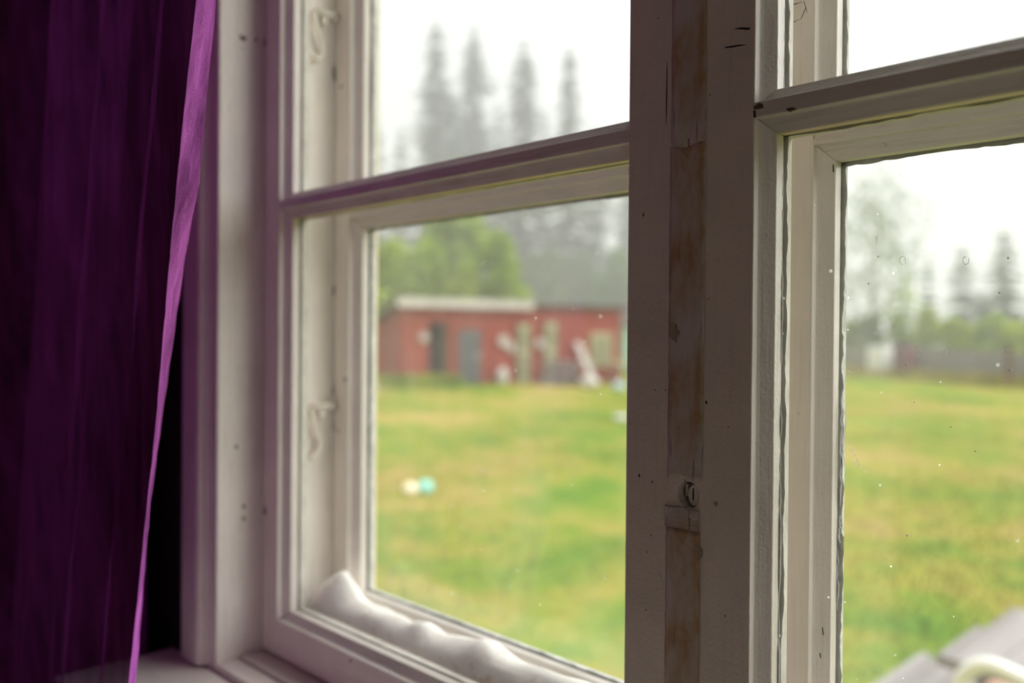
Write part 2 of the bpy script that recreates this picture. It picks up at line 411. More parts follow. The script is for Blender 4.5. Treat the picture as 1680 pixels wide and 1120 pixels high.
def glazing(parent, x0, x1, z0, z1, yg, u, gm, rng, pb, pa, sm):
    """pane with putty behind it, ragged where it meets the glass"""
    pane = MB().box((x0-.003, yg, z0-.003), (x1+.003, yg+.0025, z1+.003)).build('pane', gm, parent)
    ya, yb = yg+.0026, yg+.0095
    def strip(axis, e, sgn, a, b):
        n = max(8, int((b-a)/.0035)); q = jag(a, b, n, pb, pa, rng); mb = MB(); vs = []
        for t, o in q:
            i, j = e-sgn*.004, e+sgn*(u+o)
            for (c, yy) in ((i, ya), (j, ya), (j-sgn*min(.004, o), yb), (i, yb)):
                vs.append((c, yy, t) if axis == 'z' else (t, yy, c))
        fs = []
        for k in range(n):
            for m_ in range(4): fs.append((4*k+m_, 4*k+(m_+1) % 4, 4*k+4+(m_+1) % 4, 4*k+4+m_))
        fs += [(0, 1, 2, 3), (4*n+3, 4*n+2, 4*n+1, 4*n)]
        mb.add(vs, fs).build('putty', sm, parent)
    strip('z', x0, 1, z0, z1); strip('z', x1, -1, z0, z1)
    strip('x', z0, 1, x0, x1); strip('x', z1, -1, x0, x1)
    return pane
def casement(name, label, x0, x1, ox0, ox1, y, dep, z0, z1, zlo, zhi, zm0, zm1, u, gm, rng, post_side=None, pb=.0004, pa=.0003, sm=M_PUTTY):
    r = empty(name, ((x0+x1)/2, y, z0), label, 'window', kind='structure')
    lm = P_POST if post_side == 'l' else P_Z; rm = P_POST if post_side == 'r' else P_Z
    MB().box((x0, y, z0), (ox0, y+dep, z1)).build('stile', lm, r, .0012)
    MB().box((ox1, y, z0), (x1, y+dep, z1)).build('stile', rm, r, .0012)
    e = .0003
    MB().box((ox0+e, y, z0), (ox1-e, y+dep, zlo)).build('bottom_rail', P_X, r, .0008)
    MB().box((ox0+e, y, zhi), (ox1-e, y+dep, z1)).build('top_rail', P_X, r, .0008)
    MB().box((ox0+e, y, zm0), (ox1-e, y+dep, zm1)).build('glazing_bar', P_WORN, r, .0008)
    panes = []
    for a, b in ((zlo, zm0), (zm1, zhi)):
        ring(r, ox0, ox1, a, b, y, u, P_WORN)
        panes.append(glazing(r, ox0, ox1, a, b, y+.0186, u, gm, rng, pb, pa, sm))
    return r, panes
rr = random.Random(11)
LI, LIp = casement('window_1', 'inner left casement with a thin glazing bar, nearest the purple curtain', XL+.0015, XM-.0005, -.7615, -.3307, Y0, .030, .9305, ZT, ZLO, ZHI, ZM0, ZM1, .008, G_IN, rr, 'r')
RI, RIp = casement('window_2', 'inner right casement with chipped glazing bar, right of the taped post', XM+.0005, XR-.0015, -.2435, .1875, Y0, .030, .9305, ZT, ZLO, ZHI, ZM0, ZM1, .008, G_IN, rr, 'l', .0011, .0008)
LO, LOp = casement('window_3', 'outer left casement behind the white wadding, dusty panes towards the red shed', XL-.004, XM-.001, -.7560, -.3280, YO, .036, .9335, ZT-.002, .9690, ZHI-.004, 1.3697, 1.3815, .0095, G_OUT, rr, None, .0017, .0008, M_SEAL)
RO, ROp = casement('window_4', 'outer right casement with cracked paint and water drops on its panes', XM+.001, XR+.004, -.2467, .1810, YO, .036, .9335, ZT-.002, .9690, ZHI-.004, 1.3697, 1.3815, .0095, G_OUT, rr, None, .0020, .0010, M_SEAL)

# yellowed lacquer line under the glazing bars
for (root, a, b) in ((LI, -.745, -.3395), (RI, -.2345, .179)):
    MB().box((a, .4412, 1.36345), (b, .4480, 1.3638)).build('lacquer_line', M_YELLOW, root)

# round lock recess bored through the meeting stiles
hc = on_y(1131, 812, Y0)
cut = MB().prism([(hc[0]-.0006+.0078*math.cos(a), hc[2]+.0080*math.sin(a)) for a in [i*2*math.pi/24 for i in range(24)]], 'y', Y0-.01, Y0+.022).build('cutter', P_Z)
for root in (LI, RI):
    for ch in root.children:
        if ch.name.startswith('stile'):
            b = ch.modifiers.new('bore', 'BOOLEAN'); b.operation = 'DIFFERENCE'; b.object = cut; b.solver = 'EXACT'
            dg = bpy.context.evaluated_depsgraph_get()
            me = bpy.data.meshes.new_from_object(ch.evaluated_get(dg)); ch.modifiers.clear(); ch.data = me
bpy.data.objects.remove(cut, do_unlink=True)
lk = empty('lock_plug', (hc[0], Y0+.022, hc[2]), 'small round pale lock plug sunk in the taped window post', 'lock plug')
MB().prism([(hc[0]+.0020+.0044*math.cos(a), hc[2]-.0002+.0066*math.sin(a)) for a in [i*2*math.pi/20 for i in range(20)]], 'y', Y0+.0020, Y0+.022).build('plug_face', M_PUTTY, lk, .0008)
MB().box((hc[0]-.0062, Y0+.0050, hc[2]-.0020), (hc[0]-.0040, Y0+.022, hc[2]+.0055)).build('bolt_tongue', M_HOOK, lk, .0005)
MB().box((hc[0]+.0012, Y0+.0016, hc[2]-.0030), (hc[0]+.0018, Y0+.0022, hc[2]+.0040)).build('slot', M_DARK, lk)

# ------------------------------------------------------------------ tape over the meeting joint
def tape(name, label, za, zb, xa, xb, seed, torn_top=0, torn_bot=0, lift=.0006):
    rg = random.Random(seed); n = 60; vs = []; cols = 9
    for i in range(n+1):
        t = i/n; z = za+(zb-za)*t
        for k in range(cols):
            s_ = k/(cols-1)
            x = xa+(xb-xa)*s_ + rg.uniform(-1, 1)*.0002
            zz = z
            if i < 4: zz = z + torn_bot*(.5+.5*math.sin(s_*9+seed))*(1-i/4)
            if i > n-4: zz = z - torn_top*(.5+.5*math.sin(s_*7+seed))*(1-(n-i)/4)
            y = Y0-lift*.5-abs(math.sin(z*70+s_*5+seed))*lift*.35-rg.random()*lift*.15
            if abs(s_-.5) < .1: y += lift*.25
            vs.append((x, y, zz))
    fs = [(i*cols+k, i*cols+k+1, (i+1)*cols+k+1, (i+1)*cols+k) for i in range(n) for k in range(cols-1)]
    o = MB().add(vs, fs, True).build(name, M_TAPE, None, 0, ((xa+xb)/2, Y0, za))
    sd = o.modifiers.new('thick', 'SOLIDIFY'); sd.thickness = .00025; sd.offset = -1
    return tag(o, label, 'tape', 'tape strips over the casement joint')
tz = lambda py: float(on_y(1128, py, Y0)[2])
tape('tape_strip', 'long brown-stained tape strip running from the glazing bar height to the top of the post', tz(238), ZT, -.2985, -.2745, 3, 0, .004)
tape('tape_strip', 'yellowed tape strip on the post directly above the round lock hole', tz(788), tz(236), -.2990, -.2745, 5, .002, .001)
tape('tape_strip', 'short torn and lifted tape piece just below the round lock hole', tz(868), tz(831), -.3000, -.2762, 8, .007, 0, .0016)
tape('tape_strip', 'lowest tape strip on the post with a crumpled brown patch', .935, tz(869), -.2995, -.2755, 13, 0, 0)

# ------------------------------------------------------------------ chips and cracks in the paint
def blob(name, root, m, c, ax_u, ax_v, lu, lv, ang, seed, nrm, thick=.0003, n=11, rag=.45):
    rg = random.Random(seed); U = Vector(ax_u); V = Vector(ax_v); c = Vector(c); Nn = Vector(nrm)
    pts = []
    for i in range(n):
        a = 2*math.pi*i/n; q = 1+rg.uniform(-rag, rag*.6)
        pu, pv = lu*math.cos(a)*q, lv*math.sin(a)*q
        pts.append((pu*math.cos(ang)-pv*math.sin(ang), pu*math.sin(ang)+pv*math.cos(ang)))
    top = [c+U*a+V*b+Nn*thick for a, b in pts]; bot = [c+U*a+V*b-Nn*thick for a, b in pts]
    fs = [tuple(range(n)), tuple(range(2*n-1, n-1, -1))]+[(i, n+i, n+(i+1) % n, (i+1) % n) for i in range(n)]
    return MB().add(top+bot, fs).build(name, m, root)
EX, EY, EZ = (1, 0, 0), (0, 1, 0), (0, 0, 1)
def face_chip(root, px, py, y, lu, lv, ang, m=M_WOOD, seed=None, name='paint_chip'):
    return blob(name, root, m, on_y(px, py, y), EX, EZ, lu, lv, ang, seed if seed is not None else int(px*7+py), (0, -1, 0))
face_chip(RI, 1246, 175, Y0, .0032, .0017, -.1); face_chip(RI, 1298, 180, Y0, .0040, .0011, -.05)
face_chip(RI, 1238, 188, Y0, .0007, .003, .1, M_DARK)
face_chip(RI, 1218, 47, Y0, .006, .0007, -.25, M_DARK, name='crack'); face_chip(RI, 1205, 76, Y0, .008, .0005, -.12, M_DARK, name='crack')
face_chip(LI, 1116, 160, Y0, .0006, .022, 0, M_DARK, name='crack')
face_chip(LI, 1094, 150, Y0, .0003, .022, 0, M_DARK, name='crack'); face_chip(LI, 1056, 352, Y0, .0005, .0014, -.3, M_DARK)
face_chip(LI, 1085, 950, Y0, .0006, .004, .4, P_WORN, name='crack'); face_chip(RI, 1159, 660, Y0, .0007, .0009, 0, M_DARK)
face_chip(LI, 1049, 780, Y0, .0006, .001, 0)
face_chip(RI, 1174, 826, Y0, .0016, .0013, 0, M_STAIN); face_chip(LI, 1070, 790, Y0, .0009, .0008, 0, M_STAIN)
face_chip(LI, 1106, 545, Y0-.0009, .0035, .006, 0, M_STAIN); face_chip(RI, 1144, 905, Y0-.001, .003, .004, .4, M_STAIN)
for px, py in ((1080, 30), (1165, 155), (1075, 640), (1195, 700), (1060, 1000), (1190, 1010), (1163, 490), (1062, 905), (1100, 1010), (1092, 640), (1068, 878)):
    face_chip(LI if px < 1128 else RI, px, py, Y0, .0006, .0005, 0, M_STAIN)
# cracks of the outer right casement
face_chip(RO, 1318, 22, YO, .0002, .004, -.5, M_DARK, name='crack'); face_chip(RO, 1322, 12, YO, .0002, .004, .3, M_DARK, name='crack'); face_chip(RO, 1302, 7, YO, .006, .0003, -.05, M_DARK, name='crack'); face_chip(RO, 1298, 38, YO, .006, .0002, .15, M_DARK, name='crack')
face_chip(RO, 1345, 236, YO+.003, .0080, .0005, -.03, M_DARK, name='crack')
face_chip(RO, 1289, 450, YO, .0006, .0006, 0, M_YELLOW); face_chip(RO, 1310, 678, YO, .0008, .0007, 0, M_YELLOW)
for k, (px, py, l) in enumerate(((1370, 300, .008), (1367, 276, .004), (1350, 1035, .004), (1346, 1075, .003))):
    p = on_x(px, py, -.2380); blob('crack', RO, M_DARK, p, EY, EZ, .0004, l*.6, .1*k, 30+k, (1, 0, 0), .0003)
# smudges in the box and on the outer left casement
for k, (px, py, a, b) in enumerate(((548, 475, .0015, .006), (549, 760, .0012, .013), (548, 120, .0018, .010), (547, 700, .0012, .008), (547, 640, .0010, .006))):
    p = on_x(px, py, XL+.0102); blob('stain', fr, M_WOOD, p, EY, EZ, a, b, 0, 60+k, (1, 0, 0), .0002)
face_chip(LO, 566, 622, YO, .002, .0035, .5, name='stain'); face_chip(LO, 577, 632, YO+.006, .0025, .003, .2, name='stain'); face_chip(LO, 556, 707, YO, .003, .001, -.4, name='stain')
face_chip(LO, 560, 142, YO, .003, .0015, .3, name='stain')
for k, (px, py, a, b) in enumerate(((400, 830, .0018, .0018), (400, 850, .0018, .0022), (388, 733, .0018, .0018), (420, 65, .002, .002), (398, 62, .004, .003))):
    p = on_x(px, py, XL); blob('stain', fr, M_WOOD, p, EY, EZ, a, b, 0, 80+k, (1, 0, 0), .0002)
face_chip(LI, 434, 70, Y0, .0022, .004, 0, M_DARK); face_chip(LI, 435, 838, Y0, .0022, .004, 0, M_DARK)
face_chip(LI, 575, 1083, Y0, .003, .0010, .4)
# dark open joint between moulding and glass on the inner right casement: ragged gap filler
for (z0, z1, sd) in ((ZLO+.004, ZM0-.010, 3), (ZM1+.010, ZHI-.01, 9)):
    rg = random.Random(sd); n = 140; vs = []; w0 = 0
    for i in range(n+1):
        z = z0+(z1-z0)*i/n; w0 = .85*w0+rg.uniform(-.0004, .0004); wd = min(.0012, max(.0001, .0004+w0))
        for yy in (.4476, .4485): vs += [(-.2357, yy, z), (-.2357+wd, yy, z)]
    fs = []
    for i in range(n):
        b = 4*i; fs += [(b, b+1, b+5, b+4), (b+2, b+6, b+7, b+3), (b+1, b+3, b+7, b+5), (b, b+4, b+6, b+2)]
    MB().add(vs, fs).build('open_joint', M_SEAL, RI)

# ------------------------------------------------------------------ drops and scrapes on the right panes
yg = YO+.0186
for k, (px, py, r) in enumerate(((1508, 579, .0022), (1553, 579, .0020), (1481, 427, .0022), (1585, 427, .0021), (1657, 607, .0013), (1487, 598, .0011), (1654, 577, .0019), (1488, 878, .0011), (1441, 421, .0008), (1654, 423, .0009), (1425, 465, .0009), (1500, 660, .0006), (1600, 740, .0006), (1560, 700, .0006), (1430, 545, .0008), (1640, 480, .0009))):
    p = on_y(px, py, yg)
    pn = ROp[0 if p[2] < 1.37 else 1]
    if r > .0016:
        rk = random.Random(k); n_ = 22; sg = rk.uniform(0, 6)
        MB().tube([(p[0]+r*.78*math.cos(sg+i*5.6/n_), p[1]-.0002, p[2]+r*1.1*math.sin(sg+i*5.6/n_)) for i in range(n_+1)], [.00007+.00012*abs(math.sin(i*.9+k)) for i in range(n_+1)], 6).build('dried_drop_ring', M_SCRATCH, pn)
    else:
        MB().ball((p[0], p[1]-.0001, p[2]), (r*.6, r*.25, r*.75), 10, 6, .04, k).build('dried_drop', M_SCRATCH, pn)
lp = on_y(465, 301, Y0); MB().ball((on_y(598, 300, .432)[0], .4385, 1.3815), (.0022, .0022, .0026), 12, 8).build('water_drop', M_DROP, LI)
for k, (px, py) in enumerate(((905, 372), (795, 430), (980, 415), (870, 352), (720, 425), (930, 345), (690, 505), (1000, 330), (845, 500), (960, 560))):
    p = on_y(px, py, yg); MB().ball((p[0], p[1]-.0001, p[2]), (.0009, .0005, .0011), 10, 6).build('water_drop', M_DROP, LOp[0])
rg = random.Random(4)
def scratch(p0, p1, wd, pane, wob=.0006):
    n = 14; vs = []
    for i in range(n+1):
        t = i/n; a = np.array(p0)*(1-t)+np.array(p1)*t; a = a+np.array((rg.uniform(-wob, wob), 0, 0)); h = wd*(.25+rg.random())*(1-abs(2*t-1)**4*.8)
        vs += [(a[0]-h, yg-.0004, a[2]), (a[0]+h, yg-.0004, a[2]), (a[0]+h, yg-.0001, a[2]), (a[0]-h, yg-.0001, a[2])]
    fs = []
    for i in range(n):
        for m_ in range(4): fs.append((4*i+m_, 4*i+(m_+1) % 4, 4*i+4+(m_+1) % 4, 4*i+4+m_))
    MB().add(vs, fs).build('scratch', M_SCRATCH, pane)
for (a, b, c, d, wd) in ((1383, 640, 1381, 800, .0005), (1387, 660, 1385, 790, .0003), (1381, 650, 1379, 830, .0004), (1379, 845, 1377, 890, .0006), (1376, 900, 1374, 1000, .0003), (1394, 730, 1412, 768, .0002), (1398, 755, 1411, 766, .0002), (1416, 770, 1424, 775, .0002), (1387, 605, 1398, 611, .0002), (1398, 611, 1410, 605, .0002), (1439, 385, 1439, 405, .0002)):
    scratch(on_y(a, b, yg), on_y(c, d, yg), wd, ROp[0])

# ------------------------------------------------------------------ hooks that hold the outer sash
def curve(pts, n=6):
    P = [Vector(p) for p in pts]; P = [P[0]*2-P[1]]+P+[P[-1]*2-P[-2]]; out = []
    for i in range(1, len(P)-2):
        for k in range(n):
            t = k/n; a, b, c, d = P[i-1:i+3]
            out.append(.5*((2*b)+(c-a)*t+(2*a-5*b+4*c-d)*t*t+(3*b-a-3*c+d)*t**3))
    return out+[P[-2]]
def sash_hook(label, zc, upper):
    XB = XL+.010
    r = empty('sash_hook', (XB, .495, zc), label, 'hook', 'painted hooks between the sashes')
    MB().tube([(XB+.0055, .506, zc), (XB+.0060, .495, zc-.001), (XB+.0065, .478, zc-.002)], [.0038, .0042, .0036], 10).build('pivot_rod', M_HOOK, r)
    MB().prism([(.484+.0085*math.cos(a)*(1 if math.sin(a) > 0 else .8), zc-.005+.0095*math.sin(a)) for a in [i*2*math.pi/16 for i in range(16)]], 'x', XB+.0002, XB+.0030).build('mounting_plate', P_Z, r, .0008)
    MB().ball((XB+.0055, .490, zc-.0085), (.0035, .0045, .0050), 10, 7).build('plate_screw', P_Z, r)
    t = []
    for i in range(15):
        a = i/14*2*math.pi; t.append((XB+.004+.0045*math.cos(a), .505, zc+.0045*math.sin(a)))
    MB().tube(t, .0015, 8).build('screw_eye', M_HOOK, r)
    q = [(XB+.0065, .478, zc-.002), (XB+.0065, .478, zc-.012), (XB+.0065, .482, zc-.024), (XB+.0065, .4875, zc-.036), (XB+.0065, .486, zc-.047), (XB+.0065, .4795, zc-.0515), (XB+.0065, .475, zc-.046)]
    if not upper: q[-1] = (XB+.0065, .4765, zc-.0555)
    MB().tube(curve(q, 5), .0026, 8).build('hook_wire', M_HOOK if not upper else P_Z, r)
sash_hook('upper white-painted window hook hanging in the gap between the sashes', 1.586, True)
sash_hook('lower white-painted rust-flecked window hook in the gap between the sashes', 1.174, False)

# ------------------------------------------------------------------ wadding roll between the sashes
def wadding():
    n, m = 90, 20; vs = []; rg = random.Random(2); x0, x1 = -.779, -.29
    ph = [rg.uniform(0, 6) for _ in range(8)]
    for i in range(n+1):
        t = i/n; x = x0+(x1-x0)*t
        end = min(1, (i+.6)/5, (n-i+.6)/4)**.5
        for k in range(m):
            a = 2*math.pi*k/m
            ry = .0255*end; rz = (.033+.0025*math.sin(x*22+ph[0])+.0015*math.sin(x*55+ph[1]))*end
            b = 1+.03*math.sin(4*a+x*40+ph[2])+.025*math.sin(7*a-x*75+ph[3])+.015*math.sin(3*a+x*140+ph[4])
            y = .4845+ry*math.cos(a)*b; z = .9545+rz*math.sin(a)*b
            pk = math.exp(-((x+.735)/.020)**2)*.016 + math.exp(-((x+.60)/.012)**2)*.006 + math.exp(-((x+.52)/.015)**2)*.006
            if math.sin(a) > 0: z += pk*math.sin(a)**2*(1+.8*math.cos(a))
            z = max(z, .9325); y = min(max(y, .4645), .5068)
            vs.append((x, y, z))
    fs = [(i*m+k, i*m+(k+1) % m, (i+1)*m+(k+1) % m, (i+1)*m+k) for i in range(n) for k in range(m)]
    fs += [tuple(range(m)), tuple(range((n+1)*m-1, n*m-1, -1))]
    o = MB().add(vs, fs, True).build('wadding_roll', M_WAD, None, 0, (-.535, .4845, .9325))
    tag(o, 'lumpy white cotton wadding roll lying between the sashes below the left panes', 'wadding')
wadding()

# ------------------------------------------------------------------ curtain
def interp(tab, z):
    tab = sorted(tab)
    if z <= tab[0][0]: (a, b), (c, d) = tab[0], tab[1]
    elif z >= tab[-1][0]: (a, b), (c, d) = tab[-2], tab[-1]
    else:
        for i in range(len(tab)-1):
            if tab[i][0] <= z <= tab[i+1][0]: (a, b), (c, d) = tab[i], tab[i+1]; break
    t = (z-a)/(c-a); t = max(-1.2, min(2.2, t)); return b+(d-b)*t
YC = .236
hl = [(322, 0), (303, 170), (290, 300), (279, 413), (255, 700), (240, 838), (211, 1120)]
hr = [(355, 0), (338, 170), (327, 300), (305, 413), (264, 700), (245, 838), (223, 1120)]
HL = [(on_y(*p, YC)[2], on_y(*p, YC)[0]) for p in hl]
HR = [(on_y(*p, YC+.021)[2], on_y(*p, YC+.021)[0]) for p in hr]
LE = [(on_y(*p, YC+.004)[2], on_y(*p, YC+.004)[0]) for p in ((92, 0), (60, 560), (20, 1120))]
def curtain():
    r = empty('curtain', (-.75, YC, .55), 'purple cotton curtain with a bright turned hem hanging left of the window', 'curtain')
    za, zb, nz = .55, 1.95, 110
    zs = [za+(zb-za)*i/nz for i in range(nz+1)]
    ns = 60; vs = []
    for z in zs:
        a, b = interp(LE, z), interp(HL, z)
        for k in range(ns+1):
            s_ = k/ns; x = a+(b-a)*s_
            env = math.sin(math.pi*min(1, s_*1.0))**.5 if 0 < s_ < 1 else 0
            y = YC + env*(.0055*math.sin(s_*17+z*1.2)+.0035*math.sin(s_*31-z*2.1)+.0012*math.sin(s_*60+z*13)+.0008*math.sin(s_*25+z*45))
            vs.append((x, y, z))
    q = ns+1
    fs = [(i*q+k, i*q+k+1, (i+1)*q+k+1, (i+1)*q+k) for i in range(nz) for k in range(ns)]
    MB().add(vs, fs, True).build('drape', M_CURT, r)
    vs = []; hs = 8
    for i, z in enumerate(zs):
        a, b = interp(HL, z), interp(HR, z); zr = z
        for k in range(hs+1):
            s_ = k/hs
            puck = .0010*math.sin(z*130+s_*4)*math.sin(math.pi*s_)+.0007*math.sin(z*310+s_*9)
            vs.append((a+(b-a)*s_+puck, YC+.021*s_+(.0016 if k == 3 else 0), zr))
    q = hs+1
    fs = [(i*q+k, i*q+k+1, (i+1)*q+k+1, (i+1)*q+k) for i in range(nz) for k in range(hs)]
    tag(MB().add(vs, fs, True).build('hem', M_HEM, r), 'stitched hem of the same cloth, window light put into its paler purple')
    # layers behind the front drape: the return fold and the folds towards the left wall
    vs = []; bs = 40
    for z in zs:
        a = interp(LE, z)
        for k in range(bs+1):
            s_ = k/bs; x = -1.12+(-.888+1.12)*s_
            vs.append((x, .345+.012*math.sin(s_*19+z*.8)+.004*math.sin(s_*40-z*3), z))
    q = bs+1
    MB().add(vs, [(i*q+k, i*q+k+1, (i+1)*q+k+1, (i+1)*q+k) for i in range(nz) for k in range(bs)], True).build('back_fold', M_CURT, r)
    vs = []; pts = [(0, .004), (-.012, .030), (-.022, .075), (-.05, .085), (-.075, .050), (-.10, .012), (-.13, .004), (-.17, .03), (-.19, .08), (-.23, .09), (-.30, .03), (-.38, .02), (-.45, .06)]
    pts = [(v.x, v.y) for v in curve([(a, b, 0) for a, b in pts], 4)]
    for z in zs:
        a = interp(LE, z)
        for dx, dy in pts: vs.append((a+dx, YC+dy-.004 if dx else YC, z))
    q = len(pts)
    MB().add(vs, [(i*q+k, i*q+k+1, (i+1)*q+k+1, (i+1)*q+k) for i in range(nz) for k in range(q-1)], True).build('side_fold', M_CURT, r)
curtain()

# ------------------------------------------------------------------ lawn
def lawn():
    n = 80; vs = []
    for i in range(n+1):
        for j in range(n+1):
            x = -150+220*i/n; y = .60+(i*0)+190*(j/n)**1.8
            h = .03*math.sin(x*.9+y*.4)+.025*math.sin(y*1.3-x*.3) if y > 3 else 0
            vs.append((x, y, GZ+h))
    fs = [(i*(n+1)+j, (i+1)*(n+1)+j, (i+1)*(n+1)+j+1, i*(n+1)+j+1) for i in range(n) for j in range(n)]
    o = MB().add(vs, fs, True).build('ground', M_LAWN)
    tag(o, 'patchy green and yellow lawn outside the window', 'lawn', kind='structure')
lawn()
def blades(name, label, m, count, spots, h, wd, seed):
    g = np.random.default_rng(seed); P = spots(g, count); n = len(P)
    a = g.uniform(0, 6.283, n); hh = h*g.uniform(.5, 1.25, n); lean = hh*g.uniform(.1, .6, n); la = g.uniform(0, 6.283, n)
    V = np.zeros((n, 3, 3)); V[:, 0] = P; V[:, 1] = P; V[:, 2] = P
    V[:, 0, 0] -= np.cos(a)*wd; V[:, 0, 1] -= np.sin(a)*wd; V[:, 1, 0] += np.cos(a)*wd; V[:, 1, 1] += np.sin(a)*wd
    V[:, 2, 0] += np.cos(la)*lean; V[:, 2, 1] += np.sin(la)*lean; V[:, 2, 2] += hh
    me = bpy.data.meshes.new(name); me.from_pydata(V.reshape(-1, 3).tolist(), [], np.arange(n*3).reshape(-1, 3).tolist()); me.materials.append(m)
    o = bpy.data.objects.new(name, me); COL.objects.link(o)
    return tag(o, label, 'grass', kind='stuff')
def lawn_spots(g, n):
    d = 2.4+24*g.random(n)**1.6; px = g.uniform(560, 1760, n)
    D = FW[None]+RT[None]*((px-840)/FPX)[:, None]; P = CAM+D*d[:, None]
    P[:, 2] = GZ+.03*np.sin(P[:, 0]*.9+P[:, 1]*.4)+.025*np.sin(P[:, 1]*1.3-P[:, 0]*.3)-.01; return P[P[:, 1] > 2]
blades('lawn_grass', 'short grass blades covering the lawn', M_LAWN, 70000, lawn_spots, .055, .006, 3)

# ------------------------------------------------------------------ red shed
A = Vector(on_z(659, 634, GZ)); B = Vector(on_z(1018, 626, GZ))
ud = (B-A); LEN = ud.length; ang = math.atan2(ud.y, ud.x)
shed = empty('red_shed', A, 'long red wooden shed across the lawn with a pale fascia', 'shed', rz=ang)
# local axes: x along the front, +y away from the viewer (checked below), z up
S = 1 if (Vector((-math.sin(ang), math.cos(ang), 0))).dot(Vector((A.x, A.y, 0))) > 0 else -1
def fx(px):                       # local x on the shed front where the picture column px meets it
    d = ray(px, 600); n = Vector((-math.sin(ang), math.cos(ang), 0)); t = (A-Vector(CAM)).dot(n)/Vector(d).dot(n)
    return (Vector(CAM)+Vector(d)*t-A).dot(ud.normalized())
def fz(px, py):
    d = Vector(ray(px, py)); n = Vector((-math.sin(ang), math.cos(ang), 0)); t = (A-Vector(CAM)).dot(n)/d.dot(n)
    return (Vector(CAM)+d*t).z-GZ
x1 = fx(868); XE = fx(1018); H1 = fz(659, 500); H2 = fz(1000, 507); DP = 4.2*S
def yb(a, b): return (min(a, b), max(a, b))
def lbox(mb, xa, xb, ya, yb_, za, zb): y_a, y_b = sorted((ya*S, yb_*S)); return mb.box((xa, y_a, za), (xb, y_b, zb))
d0, d1 = fx(703), fx(736); dz = fz(720, 528)
f = MB(); lbox(f, 0, d0, 0, .12, -.1, H1); lbox(f, d1, x1, 0, .12, -.1, H1); lbox(f, d0, d1, 0, .12, dz, H1)
f.build('front_wall', M_RED, shed)
lbox(MB(), x1, XE, 0, .12, -.1, H2).build('front_wall', M_RED, shed)
# end wall: falls towards the back
HB = H1-1.0
ya, yb2 = 0.12*S, 4.2*S
MB().add([(0, ya, -.1), (0, yb2, -.1), (0, yb2, HB), (0, ya, H1), (.12, ya, -.1), (.12, yb2, -.1), (.12, yb2, HB), (.12, ya, H1)],
         [(0, 1, 2, 3), (7, 6, 5, 4), (0, 4, 5, 1), (3, 2, 6, 7), (1, 5, 6, 2), (0, 3, 7, 4)]).build('end_wall', M_RED, shed)
lbox(MB(), XE-.12, XE, .12, 4.2, -.1, H2-.7).build('end_wall', M_RED, shed)
lbox(MB(), 0, XE, 4.1, 4.2, -.1, HB).build('back_wall', M_RED, shed)
def roof(xa, xb, h0, h1, m, t=.12):
    y0_, y1_ = -.25*S, 4.5*S
    MB().add([(xa, y0_, h0), (xb, y0_, h0), (xb, y1_, h1), (xa, y1_, h1), (xa, y0_, h0+t), (xb, y0_, h0+t), (xb, y1_, h1+t), (xa, y1_, h1+t)],
             [(0, 3, 2, 1), (4, 5, 6, 7), (0, 1, 5, 4), (1, 2, 6, 5), (2, 3, 7, 6), (3, 0, 4, 7)]).build('roof', m, shed)
roof(-.25, x1, H1+.03, HB+.03, M_ROOFT); roof(x1, XE+.2, H2+.02, H2-.9, M_ROOFT, .08)
lbox(MB(), -.28, x1, -.31, -.25, H1-.06, H1+.24).build('fascia', M_FASCIA, shed)
lbox(MB(), -.03, .12, -.04, 0, -.05, H1-.02).build('corner_board', M_RED, shed)
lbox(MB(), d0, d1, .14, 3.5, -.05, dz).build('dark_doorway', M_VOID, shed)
lbox(MB(), d1-.18, d1-.02, -.03, .10, 0, dz).build('door_edge', M_WOOD, shed)
g0, g1 = fx(752), fx(787); gz = fz(770, 541)
gd = lbox(MB(), g0, g1, -.05, -.001, .02, gz).build('grey_door', M_GREYDOOR, shed)
lbox(MB(), g0-.07, g0-.01, -.06, -.001, 0, gz+.08).build('door_frame', M_RED, shed); lbox(MB(), g1+.01, g1+.07, -.06, -.001, 0, gz+.08).build('door_frame', M_RED, shed)
lbox(MB(), g1-.12, g1-.06, -.10, -.05, gz*.48, gz*.54).build('door_handle', M_HOOK, gd)
s0, s1 = fx(968), fx(1003); sz0, sz1 = fz(985, 600), fz(985, 546)
wn = lbox(MB(), s0, s1, -.06, -.001, sz0, sz1).build('shed_window', M_STRAW, shed)
for k in range(2):
    a = s0+(s1-s0)*(.08+.46*k); b = a+(s1-s0)*.38
    lbox(MB(), a, b, -.075, -.061, sz0+.1, sz1-.1).build('shutter_panel', M_SAGE, wn)
def on_shed(px, out):             # world point on the ground in front of the shed
    v = Vector((fx(px), -out*S, 0)); c, s_ = math.cos(ang), math.sin(ang)
    return Vector((A.x+v.x*c-v.y*s_, A.y+v.x*s_+v.y*c, GZ))
